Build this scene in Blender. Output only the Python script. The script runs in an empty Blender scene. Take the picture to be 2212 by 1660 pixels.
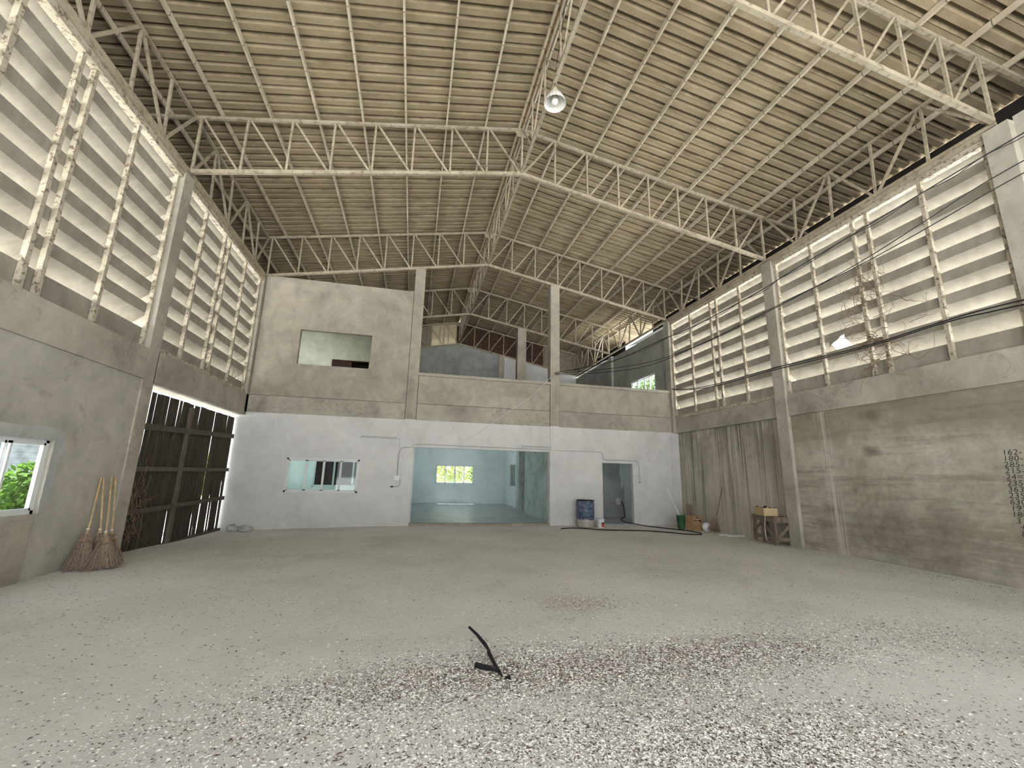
import bpy, math, random
from mathutils import Vector, Matrix
R = random.Random(7)
scene = bpy.context.scene
C = scene.collection

# ------------------------------------------------------------------ camera
yaw, pitch, roll = 0.2203, 0.2106, 0.0237
fwd = Vector((math.sin(yaw)*math.cos(pitch), math.cos(yaw)*math.cos(pitch), math.sin(pitch)))
rgt = Vector((math.cos(yaw), -math.sin(yaw), 0)); up = rgt.cross(fwd)
r2 = math.cos(roll)*rgt + math.sin(roll)*up; u2 = -math.sin(roll)*rgt + math.cos(roll)*up
CAM = Vector((0, 0, 1.55))
cd = bpy.data.cameras.new('camera'); cd.sensor_width = 36; cd.lens = 36*927.72/2212
cd.clip_start = .05; cd.clip_end = 500
cam = bpy.data.objects.new('camera', cd); C.objects.link(cam)
cam.matrix_world = Matrix(((r2.x, u2.x, -fwd.x, CAM.x), (r2.y, u2.y, -fwd.y, CAM.y), (r2.z, u2.z, -fwd.z, CAM.z), (0, 0, 0, 1)))
scene.camera = cam
def project(p):
    d = Vector(p)-CAM; z = d.dot(fwd)
    if z < .2: return None
    return (1106+927.72*d.dot(r2)/z, 830-927.72*d.dot(u2)/z, z)

# ------------------------------------------------------------------ daylight: bright overcast sky
w = bpy.data.worlds.new('sky'); scene.world = w; w.use_nodes = True
bg = w.node_tree.nodes['Background']
bg.inputs[0].default_value = (0.96, 0.98, 1.0, 1); bg.inputs[1].default_value = 1.0
sd = bpy.data.lights.new('sun', 'SUN'); sd.energy = 13.0; sd.angle = math.radians(2); sd.color = (1, .98, .95)
sun = bpy.data.objects.new('sun', sd); C.objects.link(sun)
sun.rotation_euler = Vector((.10, -.55, -1.6)).to_track_quat('-Z', 'Y').to_euler()   # high, from behind the back wall
vs = scene.view_settings
vs.view_transform = 'Standard'; vs.look = 'None'; vs.gamma = 1; vs.use_curve_mapping = False
vs.exposure = 1.62
scene.cycles.max_bounces = 10; scene.cycles.diffuse_bounces = 6; scene.cycles.transparent_max_bounces = 12
scene.cycles.use_adaptive_sampling = True; scene.cycles.adaptive_threshold = .03
scene.cycles.caustics_reflective = False; scene.cycles.caustics_refractive = False

# ------------------------------------------------------------------ helpers: mesh
class MB:
    def __init__(s): s.v = []; s.f = []
    def add(s, vs_, fs):
        n = len(s.v); s.v += [tuple(p) for p in vs_]; s.f += [tuple(i+n for i in f) for f in fs]; return s
    def box(s, x0, x1, y0, y1, z0, z1):
        return s.add([(x0,y0,z0),(x1,y0,z0),(x1,y1,z0),(x0,y1,z0),(x0,y0,z1),(x1,y0,z1),(x1,y1,z1),(x0,y1,z1)],
                     [(0,3,2,1),(4,5,6,7),(0,1,5,4),(1,2,6,5),(2,3,7,6),(3,0,4,7)])
    def bar(s, p, q, a, b=None, ref=(0,0,1)):
        p = Vector(p); q = Vector(q); b = b or a; d = (q-p).normalized(); r = Vector(ref)
        if abs(d.dot(r)) > .95: r = Vector((1,0,0))
        x = d.cross(r).normalized()*a/2; y = x.cross(d).normalized()*b/2
        return s.add([p-x-y,p+x-y,p+x+y,p-x+y,q-x-y,q+x-y,q+x+y,q-x+y],
                     [(0,3,2,1),(4,5,6,7),(0,1,5,4),(1,2,6,5),(2,3,7,6),(3,0,4,7)])
    def tube(s, pts, r, n=6, cap=True):
        pts = [Vector(p) for p in pts]; rr = r if isinstance(r, (list, tuple)) else [r]*len(pts)
        base = len(s.v); prev = None
        for i, p in enumerate(pts):
            d = (pts[min(i+1,len(pts)-1)]-pts[max(i-1,0)]).normalized()
            if prev is None:
                ref = Vector((0,0,1)) if abs(d.z) < .9 else Vector((1,0,0)); x = d.cross(ref).normalized()
            else: x = (prev-d*prev.dot(d)).normalized()
            prev = x; y = d.cross(x)
            for k in range(n):
                a = 2*math.pi*k/n; s.v.append(tuple(p+(x*math.cos(a)+y*math.sin(a))*rr[i]))
        for i in range(len(pts)-1):
            for k in range(n):
                s.f.append((base+i*n+k, base+i*n+(k+1)%n, base+(i+1)*n+(k+1)%n, base+(i+1)*n+k))
        if cap:
            s.f.append(tuple(base+k for k in reversed(range(n)))); m = base+(len(pts)-1)*n
            s.f.append(tuple(m+k for k in range(n)))
        return s
    def lathe(s, prof, n=32, c=(0,0,0), axis=None):
        base = len(s.v)
        ax = Vector(axis).normalized() if axis else Vector((0,0,1))
        ref = Vector((1,0,0)) if abs(ax.x) < .9 else Vector((0,1,0))
        ex = (ref-ax*ref.dot(ax)).normalized(); ey = ax.cross(ex); c = Vector(c)
        for (r, z) in prof:
            for k in range(n):
                a = 2*math.pi*k/n; s.v.append(tuple(c+ax*z+(ex*math.cos(a)+ey*math.sin(a))*r))
        for i in range(len(prof)-1):
            for k in range(n):
                s.f.append((base+i*n+k, base+i*n+(k+1)%n, base+(i+1)*n+(k+1)%n, base+(i+1)*n+k))
        return s
    def prism(s, poly, axis, a, b):
        n = len(poly)
        def P(q, t): return {'x': (t,q[0],q[1]), 'y': (q[0],t,q[1]), 'z': (q[0],q[1],t)}[axis]
        return s.add([P(q,a) for q in poly]+[P(q,b) for q in poly],
                     [tuple(range(n)), tuple(reversed(range(n,2*n)))]+[(i,(i+1)%n,(i+1)%n+n,i+n) for i in range(n)])
    def mesh(s, name, mat, smooth=False):
        m = bpy.data.meshes.new(name); m.from_pydata(s.v, [], s.f)
        if mat: m.materials.append(mat)
        if smooth: m.polygons.foreach_set('use_smooth', [True]*len(m.polygons))
        import bmesh
        b = bmesh.new(); b.from_mesh(m); bmesh.ops.recalc_face_normals(b, faces=b.faces); b.to_mesh(m); b.free()
        m.update(); return m
    def build(s, name, mat, parent=None, smooth=False, **kw):
        return obj(name, s.mesh(name, mat, smooth), parent, **kw)
def obj(name, mesh, parent=None, loc=None, rot=None, label=None, cat=None, group=None, kind=None):
    o = bpy.data.objects.new(name, mesh); C.objects.link(o)
    if parent: o.parent = parent
    if loc: o.location = loc
    if rot: o.rotation_euler = rot
    return tag(o, label, cat, group, kind)
def tag(o, label=None, cat=None, group=None, kind=None):
    for k, v in (('label',label),('category',cat),('group',group),('kind',kind)):
        if v: o[k] = v
    return o
def thing(name, label, cat, loc=(0,0,0), rot=None, group=None):
    o = bpy.data.objects.new(name, None); C.objects.link(o); o.location = loc; o.empty_display_size = .2
    if rot: o.rotation_euler = rot
    return tag(o, label, cat, group)
def struct(name, mb, mat, **kw): return mb.build(name, mat, kind='structure', **kw)
def smooth01(a, b, t):
    t = max(0, min(1, (t-a)/(b-a))); return t*t*(3-2*t)

# ------------------------------------------------------------------ helpers: materials
class NT:
    def __init__(s, name):
        s.m = bpy.data.materials.new(name); s.m.use_nodes = True; s.t = s.m.node_tree
        s.p = s.t.nodes['Principled BSDF']; s.pos = s.n('ShaderNodeNewGeometry').outputs['Position']
    def n(s, k): return s.t.nodes.new(k)
    def l(s, a, b): s.t.links.new(a, b)
    def noise(s, sc=(1,1,1), scale=1, detail=4, rough=.55, off=(0,0,0), dist=0, src=None):
        mp = s.n('ShaderNodeMapping'); mp.inputs['Scale'].default_value = sc; mp.inputs['Location'].default_value = off
        s.l(src or s.pos, mp.inputs['Vector'])
        t = s.n('ShaderNodeTexNoise'); t.inputs['Scale'].default_value = scale; t.inputs['Detail'].default_value = detail
        t.inputs['Roughness'].default_value = rough; t.inputs['Distortion'].default_value = dist
        s.l(mp.outputs[0], t.inputs['Vector']); return t.outputs['Fac']
    def ramp(s, fac, stops):
        r = s.n('ShaderNodeValToRGB'); e = r.color_ramp.elements
        while len(e) < len(stops): e.new(.5)
        for i, (p, c) in enumerate(stops):
            e[i].position = p; e[i].color = (*c, 1) if not isinstance(c, (int, float)) else (c, c, c, 1)
        s.l(fac, r.inputs[0]); return r.outputs[0]
    def mix(s, fac, a, b, mode='MIX'):
        x = s.n('ShaderNodeMix'); x.data_type = 'RGBA'; x.blend_type = mode
        for k, v in ((0, fac), (6, a), (7, b)):
            if hasattr(v, 'links') or hasattr(v, 'is_output'): s.l(v, x.inputs[k])
            elif isinstance(v, (int, float)): x.inputs[k].default_value = v if k == 0 else (v, v, v, 1)
            else: x.inputs[k].default_value = (*v, 1)
        return x.outputs[2]
    def sep(s):
        x = s.n('ShaderNodeSeparateXYZ'); s.l(s.pos, x.inputs[0]); return x.outputs
    def math(s, op, a, b=0, c=None):
        x = s.n('ShaderNodeMath'); x.operation = op
        for i, v in enumerate((a, b, c)):
            if v is None: continue
            if isinstance(v, (int, float)): x.inputs[i].default_value = v
            else: s.l(v, x.inputs[i])
        return x.outputs[0]
    def done(s, col, rough=.9, bump=None, bs=.3, bd=.02, spec=.25, metal=0):
        if hasattr(col, 'is_output'): s.l(col, s.p.inputs['Base Color'])
        else: s.p.inputs['Base Color'].default_value = (*col, 1)
        s.p.inputs['Roughness'].default_value = rough; s.p.inputs['Metallic'].default_value = metal
        s.p.inputs['Specular IOR Level'].default_value = spec
        if bump is not None:
            b = s.n('ShaderNodeBump'); b.inputs['Strength'].default_value = bs; b.inputs['Distance'].default_value = bd
            s.l(bump, b.inputs['Height']); s.l(b.outputs[0], s.p.inputs['Normal'])
        return s.m
def simple(name, col, rough=.8, var=.12, sc=6, spec=.25, metal=0, src=None):
    t = NT(name); f = t.noise(scale=sc, detail=5)
    a = tuple(max(0, c*(1-var*2)) for c in col); b = tuple(min(1, c*(1+var)) for c in col)
    return t.done(t.ramp(f, [(.3, a), (.7, b)]), rough, f, .1, .01, spec, metal)
def plaster(name, dark, mid, light, sc=.55, streak=0, streak_col=(.16,.14,.105), bump=.12, stains=0, rough=.92, cracks=0):
    t = NT(name); f = t.noise(scale=sc, detail=6, rough=.6, dist=.6); g = t.noise(scale=9, detail=6, rough=.7); h = t.noise(sc=(1,1,.7), scale=2.6, detail=5, rough=.6, dist=.8, off=(5,1,3))
    col = t.ramp(f, [(.30, dark), (.48, mid), (.70, light)])
    col = t.mix(.30, col, t.ramp(h, [(.32, .32), (.68, .68)]), 'OVERLAY')
    col = t.mix(.12, col, t.ramp(g, [(.3, .3), (.7, .7)]), 'OVERLAY')
    if streak:
        k = t.noise(sc=(5,5,.16), scale=1.6, detail=5, rough=.7)
        col = t.mix(t.math('MULTIPLY', t.ramp(k, [(.48, 0), (.66, 1)]), streak), col, streak_col)
    if stains:
        k = t.noise(sc=(1,1,1.3), scale=1.4, detail=8, rough=.72, off=(3,7,1), dist=.5)
        col = t.mix(t.math('MULTIPLY', t.ramp(k, [(.55, 0), (.68, 1)]), stains), col, streak_col)
    if cracks:
        k = t.noise(scale=2.1, detail=7, rough=.62, dist=1.5, off=(2,9,4))
        line = t.ramp(t.math('ABSOLUTE', t.math('SUBTRACT', k, .5)), [(.0, 1), (.018, 0)])
        k2 = t.noise(scale=.8, detail=2, off=(8,3,1))
        col = t.mix(t.math('MULTIPLY', t.math('MULTIPLY', line, t.ramp(k2, [(.5, 0), (.6, 1)])), cracks), col, streak_col)
    return t.done(col, rough, g, bump, .01)
M = {}
M['concrete'] = plaster('concrete_plaster', (.28,.26,.215), (.385,.365,.305), (.47,.45,.38), stains=.45, cracks=.5)
M['concrete_up'] = plaster('concrete_upper', (.27,.25,.20), (.36,.335,.275), (.45,.42,.35), sc=.7, stains=.25, cracks=.25)
M['wall_l'] = plaster('cement_wall', (.29,.28,.235), (.40,.385,.33), (.48,.465,.405), stains=.4)
M['grey_up'] = plaster('grey_render', (.26,.27,.255), (.34,.35,.335), (.42,.43,.41), sc=.8)
M['white'] = plaster('white_paint', (.55,.55,.54), (.62,.62,.615), (.69,.69,.685), sc=.45, bump=.1, rough=.7)
M['mint'] = plaster('pale_blue_paint', (.60,.68,.68), (.71,.79,.80), (.78,.85,.86), sc=.6, bump=.1, rough=.75)
M['mould'] = plaster('mouldy_paint', (.30,.35,.32), (.46,.53,.50), (.58,.66,.65), sc=1.3, stains=.3, streak_col=(.2,.22,.18))
def streaky():
    t = NT('streaked_cement'); f = t.noise(scale=.6, detail=7, rough=.65)
    base = t.ramp(f, [(.3, (.40,.38,.32)), (.55, (.52,.495,.42)), (.8, (.60,.575,.50))])
    z = t.sep()[2]; hi = t.ramp(t.math('DIVIDE', z, 3.3), [(.15, 0), (.95, 1)])
    k = t.noise(sc=(7,7,.12), scale=1.3, detail=6, rough=.75)
    d = t.math('MULTIPLY', t.ramp(k, [(.48, 0), (.57, 1)]), t.math('ADD', t.math('MULTIPLY', hi, .55), .42))
    col = t.mix(d, base, (.14,.125,.09))
    k2 = t.noise(sc=(9,9,.10), scale=1.7, detail=5, rough=.7, off=(4,2,0))
    col = t.mix(t.math('MULTIPLY', t.ramp(k2, [(.55, 0), (.62, 1)]), .65), col, (.66,.64,.57))
    p = t.noise(scale=.9, detail=6, rough=.7, off=(1,5,9))
    col = t.mix(t.math('MULTIPLY', t.math('MULTIPLY', t.ramp(p, [(.42, 0), (.6, 1)]), hi), .6), col, (.17,.155,.11))
    return t.done(col, .93, f, .2)
M['streaky'] = streaky()
def rightwall():
    t = NT('stained_cement'); f = t.noise(scale=.55, detail=8, rough=.65)
    base = t.ramp(f, [(.28, (.24,.22,.17)), (.47, (.40,.38,.31)), (.70, (.53,.51,.435))])
    h = t.noise(sc=(.25,.25,3.2), scale=1.4, detail=5, rough=.7)
    base = t.mix(t.math('MULTIPLY', t.ramp(h, [(.48, 0), (.62, 1)]), .5), base, (.20,.18,.135))
    gg = t.noise(scale=4.5, detail=8, rough=.75); base = t.mix(.45, base, t.ramp(gg, [(.3, .22), (.7, .78)]), 'OVERLAY')
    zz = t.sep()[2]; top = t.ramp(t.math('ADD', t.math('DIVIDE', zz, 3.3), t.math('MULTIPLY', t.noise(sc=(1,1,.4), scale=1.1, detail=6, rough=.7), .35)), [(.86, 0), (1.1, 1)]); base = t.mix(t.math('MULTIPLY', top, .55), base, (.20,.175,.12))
    X, Y, Z = t.sep()
    col = base
    for (y, z, ry, rz, a) in ((7.2,3.0,.42,.2,.75),(7.25,2.24,.28,.16,.8),(8.3,2.95,.35,.3,.4),(7.73,1.41,.1,.12,.7),(8.35,.98,.3,.14,.5),(8.55,.62,.25,.15,.5)):
        dy = t.math('DIVIDE', t.math('SUBTRACT', Y, y), ry); dz = t.math('DIVIDE', t.math('SUBTRACT', Z, z), rz)
        r = t.math('SQRT', t.math('ADD', t.math('MULTIPLY', dy, dy), t.math('MULTIPLY', dz, dz)))
        r = t.math('ADD', r, t.math('MULTIPLY', t.noise(scale=5, detail=4), .9))
        col = t.mix(t.math('MULTIPLY', t.ramp(t.math('MULTIPLY', r, .5), [(.3, 1), (.68, 0)]), a), col, (.155,.14,.10))
    # pale run of lime below the beam
    dy = t.math('ABSOLUTE', t.math('SUBTRACT', Y, t.math('ADD', 8.35, t.math('MULTIPLY', t.math('SUBTRACT', 3.2, Z), -.06))))
    k = t.noise(sc=(10,14,.2), scale=1.5, detail=5)
    run = t.math('MULTIPLY', t.ramp(dy, [(.05, 1), (.2, 0)]), t.ramp(k, [(.42, 0), (.55, 1)]))
    col = t.mix(t.math('MULTIPLY', run, .6), col, (.66,.64,.56))
    g = t.noise(scale=20, detail=4)
    return t.done(col, .93, g, .25, .01)
M['wall_r'] = rightwall()
def tilemat():
    t = NT('fibre_cement'); f = t.noise(sc=(.8,1.6,1), scale=1.5, detail=7, rough=.7)
    g = t.noise(sc=(4,18,4), scale=2, detail=4, rough=.7); i = t.n('ShaderNodeObjectInfo').outputs['Random']
    col = t.ramp(f, [(.28, (.235,.19,.122)), (.5, (.315,.26,.172)), (.75, (.395,.335,.235))])
    col = t.mix(.16, col, t.ramp(g, [(.3, .3), (.7, .7)]), 'OVERLAY')
    col = t.mix(.2, col, t.ramp(i, [(0, .36), (1, .64)]), 'OVERLAY')
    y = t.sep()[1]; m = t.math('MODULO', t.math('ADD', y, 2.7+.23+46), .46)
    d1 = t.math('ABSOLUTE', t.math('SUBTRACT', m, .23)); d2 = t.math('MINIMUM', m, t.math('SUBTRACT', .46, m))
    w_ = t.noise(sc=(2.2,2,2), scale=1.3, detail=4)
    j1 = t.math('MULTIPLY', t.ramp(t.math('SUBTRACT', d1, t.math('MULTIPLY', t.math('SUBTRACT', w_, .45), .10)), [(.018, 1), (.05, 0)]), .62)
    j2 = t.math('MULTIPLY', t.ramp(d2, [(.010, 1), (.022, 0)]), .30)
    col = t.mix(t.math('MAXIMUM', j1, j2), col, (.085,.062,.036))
    return t.done(col, .95, g, .12, .004, .1)
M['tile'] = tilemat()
def steel(name, a, b, rust, amt, sc=9):
    t = NT(name); f = t.noise(scale=sc, detail=6, rough=.7); g = t.noise(scale=2.2, detail=4)
    col = t.ramp(g, [(.3, a), (.7, b)])
    col = t.mix(t.math('MULTIPLY', t.ramp(f, [(.52, 0), (.62, 1)]), amt), col, rust)
    return t.done(col, .6, f, .1, .004, .3)
M['steel'] = steel('painted_steel', (.33,.285,.21), (.455,.405,.31), (.15,.115,.07), .6)
M['post'] = steel('weathered_post', (.40,.36,.28), (.56,.51,.41), (.12,.085,.055), .9, 14)
def purlin():
    t = NT('purlin_steel'); g = t.noise(sc=(1,.6,1), scale=3, detail=5)
    col = t.ramp(g, [(.3, (.46,.40,.30)), (.7, (.66,.595,.47))])
    y = t.sep()[1]; m = t.math('MODULO', t.math('ADD', y, 20.03), .46)
    col = t.mix(t.ramp(m, [(.012, 1), (.018, 0)]), col, (.16,.12,.08))
    return t.done(col, .6, None, spec=.3)
M['purlin'] = purlin()
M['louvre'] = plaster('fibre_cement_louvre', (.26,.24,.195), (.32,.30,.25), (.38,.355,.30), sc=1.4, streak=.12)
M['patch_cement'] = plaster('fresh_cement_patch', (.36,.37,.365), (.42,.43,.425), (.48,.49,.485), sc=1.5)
M['louvre_out'] = simple('louvre_bounce_white', (.84,.82,.76), .8, .04)  # unseen outer slat faces, whitened to bounce more daylight onto the blades
M['green_lit_room'] = plaster('green_lit_render', (.40,.43,.33), (.50,.53,.42), (.58,.61,.50), sc=.9, stains=.2)  # greenish light from the leaves is mixed into this wall colour
def floormat():
    t = NT('dusty_concrete'); f = t.noise(scale=.5, detail=8, rough=.65, dist=.3); g = t.noise(scale=26, detail=4, rough=.7); k = t.noise(sc=(1,2.2,1), scale=9, detail=6, rough=.75)
    col = t.ramp(f, [(.28, (.53,.52,.495)), (.5, (.645,.635,.61)), (.72, (.72,.71,.685))])
    col = t.mix(t.math('MULTIPLY', t.ramp(k, [(.56, 0), (.7, 1)]), .35), col, (.22,.20,.17))
    col = t.mix(.2, col, t.ramp(g, [(.3, .3), (.72, .75)]), 'OVERLAY')
    X, Y, Z = t.sep()
    for (cx, cy, sx, sy, a_) in ((.3,3.75,1.1,.4,.55),(1.9,3.75,1.3,.5,.55),(3.3,3.85,1.0,.4,.5),(2.2,5.5,.5,.4,.45)):
        dx = t.math('DIVIDE', t.math('SUBTRACT', X, cx), sx); dy = t.math('DIVIDE', t.math('SUBTRACT', Y, cy), sy)
        r = t.math('ADD', t.math('SQRT', t.math('ADD', t.math('MULTIPLY', dx, dx), t.math('MULTIPLY', dy, dy))), t.math('MULTIPLY', f, .6))
        col = t.mix(t.math('MULTIPLY', t.math('MULTIPLY', t.ramp(t.math('MULTIPLY', r, .5), [(.3, 1), (.75, 0)]), t.ramp(k, [(.4, .4), (.6, 1)])), a_), col, (.23,.18,.145))
    return t.done(col, .85, g, .3, .008, .3)
M['floor'] = floormat()
M['slab'] = plaster('cement_floor', (.25,.26,.26), (.36,.37,.37), (.45,.46,.46), sc=1.2, rough=.35)
def wood(name, a, b, sc=1):
    t = NT(name); f = t.noise(sc=(14*sc,14*sc,1.2*sc), scale=2, detail=6, rough=.7); i = t.n('ShaderNodeObjectInfo').outputs['Random']
    col = t.ramp(f, [(.3, a), (.7, b)]); col = t.mix(.35, col, t.ramp(i, [(0, .3), (1, .7)]), 'OVERLAY')
    return t.done(col, .85, f, .3, .004, .2)
M['plank'] = wood('dark_gate_board', (.035,.028,.022), (.10,.085,.07))
M['rail'] = wood('gate_rail', (.07,.06,.05), (.16,.14,.12))
M['pallet'] = wood('old_timber', (.13,.10,.08), (.26,.215,.175), .6)
M['alu'] = simple('white_aluminium', (.72,.75,.75), .4, .03)
M['dark'] = simple('dark_board', (.03,.027,.024), .9)
M['black'] = simple('black_rubber', (.015,.015,.017), .5)
M['pvc'] = simple('grey_conduit', (.45,.46,.45), .6, .05)
M['cardboard'] = simple('brown_cardboard', (.42,.27,.15), .85, .06)
M['cardboard2'] = simple('tan_cardboard', (.55,.43,.26), .85, .04)
M['ink'] = simple('dark_ink', (.05,.035,.025), .8)
M['pencil'] = simple('charcoal_pencil', (.07,.065,.05), .9)
M['straw'] = simple('broom_straw', (.27,.21,.16), .9, .25, 40)
M['bamboo'] = simple('bamboo', (.58,.43,.23), .55, .15, 12)
M['vine'] = simple('dry_vine', (.25,.175,.12), .9, .2, 20)
M['plastic_w'] = simple('white_plastic', (.78,.80,.82), .4, .03)
M['red'] = simple('red_label', (.62,.06,.03), .5, .05)
M['green'] = simple('green_plastic', (.05,.13,.075), .5, .1)
M['brown'] = simple('brown_door', (.045,.02,.012), .5)
M['sheetbrown'] = simple('brown_sheet', (.075,.045,.03), .7, .2)
M['sheetgrey'] = simple('grey_sheet', (.30,.27,.21), .7, .15)
M['chip'] = simple('pale_chip', (.92,.90,.86), .8, .05, 3)
M['chaff'] = simple('brown_chaff', (.11,.08,.06), .9, .3, 4)
M['ground'] = plaster('pale_gravel', (.56,.56,.55), (.63,.63,.62), (.69,.69,.68), sc=.3)
M['siding'] = simple('grey_siding', (.20,.22,.24), .7, .3, 2)
M['trunk'] = simple('bark', (.16,.12,.08), .95)
def leaf(name, a, b):
    t = NT(name); i = t.noise(scale=5, detail=2)
    t.done(t.ramp(i, [(.3, a), (.7, b)]), .6, None, spec=.2)
    tr = t.n('ShaderNodeBsdfTranslucent'); tr.inputs[0].default_value = (*b, 1)
    mx = t.n('ShaderNodeMixShader'); mx.inputs[0].default_value = .4
    t.l(t.p.outputs[0], mx.inputs[1]); t.l(tr.outputs[0], mx.inputs[2])
    t.l(mx.outputs[0], t.t.nodes['Material Output'].inputs[0]); return t.m
M['leaf'] = leaf('green_leaf', (.035,.085,.012), (.11,.20,.03))
M['leaf_y'] = leaf('yellow_green_leaf', (.10,.15,.02), (.26,.30,.05))
def glass(name, tint, gl=.08):
    t = NT(name); tr = t.n('ShaderNodeBsdfTransparent'); tr.inputs[0].default_value = (*tint, 1)
    g = t.n('ShaderNodeBsdfGlossy'); g.inputs['Roughness'].default_value = .03
    fr = t.n('ShaderNodeLayerWeight'); fa = t.math('ADD', t.math('MULTIPLY', t.math('POWER', fr.outputs['Facing'], 5), gl*8), gl*.35)
    mx = t.n('ShaderNodeMixShader'); t.l(fa, mx.inputs[0]); t.l(tr.outputs[0], mx.inputs[1]); t.l(g.outputs[0], mx.inputs[2])
    t.l(mx.outputs[0], t.t.nodes['Material Output'].inputs[0]); return t.m
M['glass'] = glass('aqua_glass', (.87,.95,.93))
M['glass_clear'] = glass('clear_glass', (.93,.97,.97))
M['glass_dark'] = glass('dark_tinted_glass', (.28,.36,.35), .02)
def translucent(name, col):
    t = NT(name); t.done(col, .6); tr = t.n('ShaderNodeBsdfTranslucent'); tr.inputs[0].default_value = (*col, 1)
    mx = t.n('ShaderNodeMixShader'); mx.inputs[0].default_value = .6
    t.l(t.p.outputs[0], mx.inputs[1]); t.l(tr.outputs[0], mx.inputs[2]); t.l(mx.outputs[0], t.t.nodes['Material Output'].inputs[0]); return t.m
M['sheetclear'] = translucent('translucent_sheet', (.30,.275,.22))
def drum():
    t = NT('blue_drum_plastic'); f = t.noise(sc=(1,1,1), scale=9, detail=7, rough=.75, dist=.4)
    col = t.ramp(f, [(.36, (.03,.045,.10)), (.50, (.085,.11,.19)), (.64, (.30,.32,.36))])
    z = t.sep()[2]; e = t.math('ADD', z, t.math('MULTIPLY', t.noise(scale=7, detail=4), .14))
    g = t.noise(scale=9, detail=5); mud = t.ramp(g, [(.3, (.36,.34,.30)), (.7, (.52,.50,.45))])
    return t.done(t.mix(t.ramp(e, [(.255, 1), (.285, 0)]), col, mud), .55, f, .1, .004, .35)
M['drum'] = drum()
def metal_refl():
    t = NT('reflector_metal'); return t.done((.88,.87,.84), .28, None, spec=.5, metal=.25)
M['reflector'] = metal_refl()
M['bulb'] = simple('white_bulb', (.85,.83,.78), .3, .02)

# ------------------------------------------------------------------ frame of the building
YS = -2.5                                         # open front end of the hall, behind the camera
YF = [-.70, 4.32, 9.34, 14.36, 19.42, 24.42]
XL, XR, XA = -5.0, 9.36, 2.21
def zc(x): return 9.09-.1905*abs(x-XA)            # bottom chord of the portal trusses
def zt(x): return 10.40-.1845*abs(x-XA)           # top chord
def floor_z(x, y): return -(.05+.10*smooth01(0, -5, x))*smooth01(8, 14, y)

# floor: one sheet of dusty concrete, a little sunk towards the gate
mb = MB(); nx, ny = 40, 70
for j in range(ny+1):
    for i in range(nx+1):
        x = -5.45+(9.75+5.45)*i/nx; y = YS+(14.5-YS)*j/ny; mb.v.append((x, y, floor_z(x, y)+.004*math.sin(x*3.1+y*1.3)))
for j in range(ny):
    for i in range(nx):
        a = j*(nx+1)+i; mb.f.append((a, a+1, a+nx+2, a+nx+1))
struct('floor', mb, M['floor'], smooth=True)
struct('ground', MB().add([(-120,-120,-.3),(120,-120,-.3),(120,120,-.3),(-120,120,-.3)], [(0,1,2,3)]), M['ground'])
mb = MB(); mb.box(-5.2, 9.7, 14.36, 24.6, -.25, .0)
struct('floor_back_room', mb, M['slab'])

# ---- left wall
XLW = -5.03
wl = MB(); wy0, wy1, wz0, wz1 = 6.3, 7.52, .88, 1.90      # window opening
wl.box(-5.19, XLW, YS, wy0, -.25, 3.2); wl.box(-5.19, XLW, wy1, 9.2, -.25, 3.2)
wl.box(-5.19, XLW, wy0, wy1, -.25, wz0); wl.box(-5.19, XLW, wy0, wy1, wz1, 3.2)
wall_left = struct('wall_left', wl, M['wall_l'])
for (y0, y1, z0, z1, x1) in ((YS, 9.17, 3.17, 3.74, -4.99), (9.49, 14.36, 3.16, 3.78, -5.0)):
    MB().box(-5.30 if y0 < 9 else -5.46, x1, y0, y1, z0, z1).build('beam', M['concrete'], wall_left)
for y in (4.32, 9.34, 14.36):
    c = MB()
    if y < 14: c.box(-5.34, XL, y-.17, y+.17, -.25, 7.62)
    else: c.box(-5.34, XL, y-.17, y+.17, 3.25, 7.62)
    c.build('column', M['concrete'], wall_left)
MB().box(-5.05, -5.012, 4.5, 7.45, -.1, .82).build('render_patch', M['concrete_up'], wall_left)
def ragged(pts, q, amp=.035):
    out = []
    for i, (a, b) in enumerate(pts):
        c, d = pts[(i+1) % len(pts)]; n_ = max(1, int(math.hypot(c-a, d-b)/.09))
        out += [(a+(c-a)*j/n_+(q.uniform(-amp, amp) if j else 0), b+(d-b)*j/n_+(q.uniform(-amp, amp) if j else 0)) for j in range(n_)]
    return out
q_ = random.Random(3)
for pts in ([(wy0-.1, wz1), (wy1, wz1), (wy1+.02, wz1+.02), (wy1+.05, wz1+.16), (wy0, wz1+.17), (wy0-.1, wz1+.12)], [(wy1, wz0), (wy1+.20, wz0+.1), (wy1+.13, wz0+.5), (wy1+.22, wz1-.1), (wy1+.10, wz1+.15), (wy1, wz1)]):
    MB().prism(ragged(pts, q_, .02), 'x', XLW-.002, XLW+.005).build('render_patch', M['patch_cement'], wall_left)
struct('wall_left_mezzanine', MB().box(-5.3, -5.1, 14.5, 15.6, 3.8, 7.6).box(-5.3, -5.1, 17.4, 24.5, 3.8, 7.6).box(-5.3, -5.1, 15.6, 17.4, 3.8, 4.9).box(-5.3, -5.1, 15.6, 17.4, 6.8, 7.6), M['grey_up'])
struct('wall_left_back_room', MB().box(-5.3, -5.1, 14.36, 15.2, -.25, 3.3).box(-5.3, -5.1, 16.9, 18.6, -.25, 3.3).box(-5.3, -5.1, 20.6, 24.5, -.25, 3.3)
       .box(-5.3, -5.1, 15.2, 16.9, -.25, .9).box(-5.3, -5.1, 15.2, 16.9, 2.2, 3.3).box(-5.3, -5.1, 18.6, 20.6, -.25, .9).box(-5.3, -5.1, 18.6, 20.6, 2.2, 3.3), M['white'])

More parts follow.
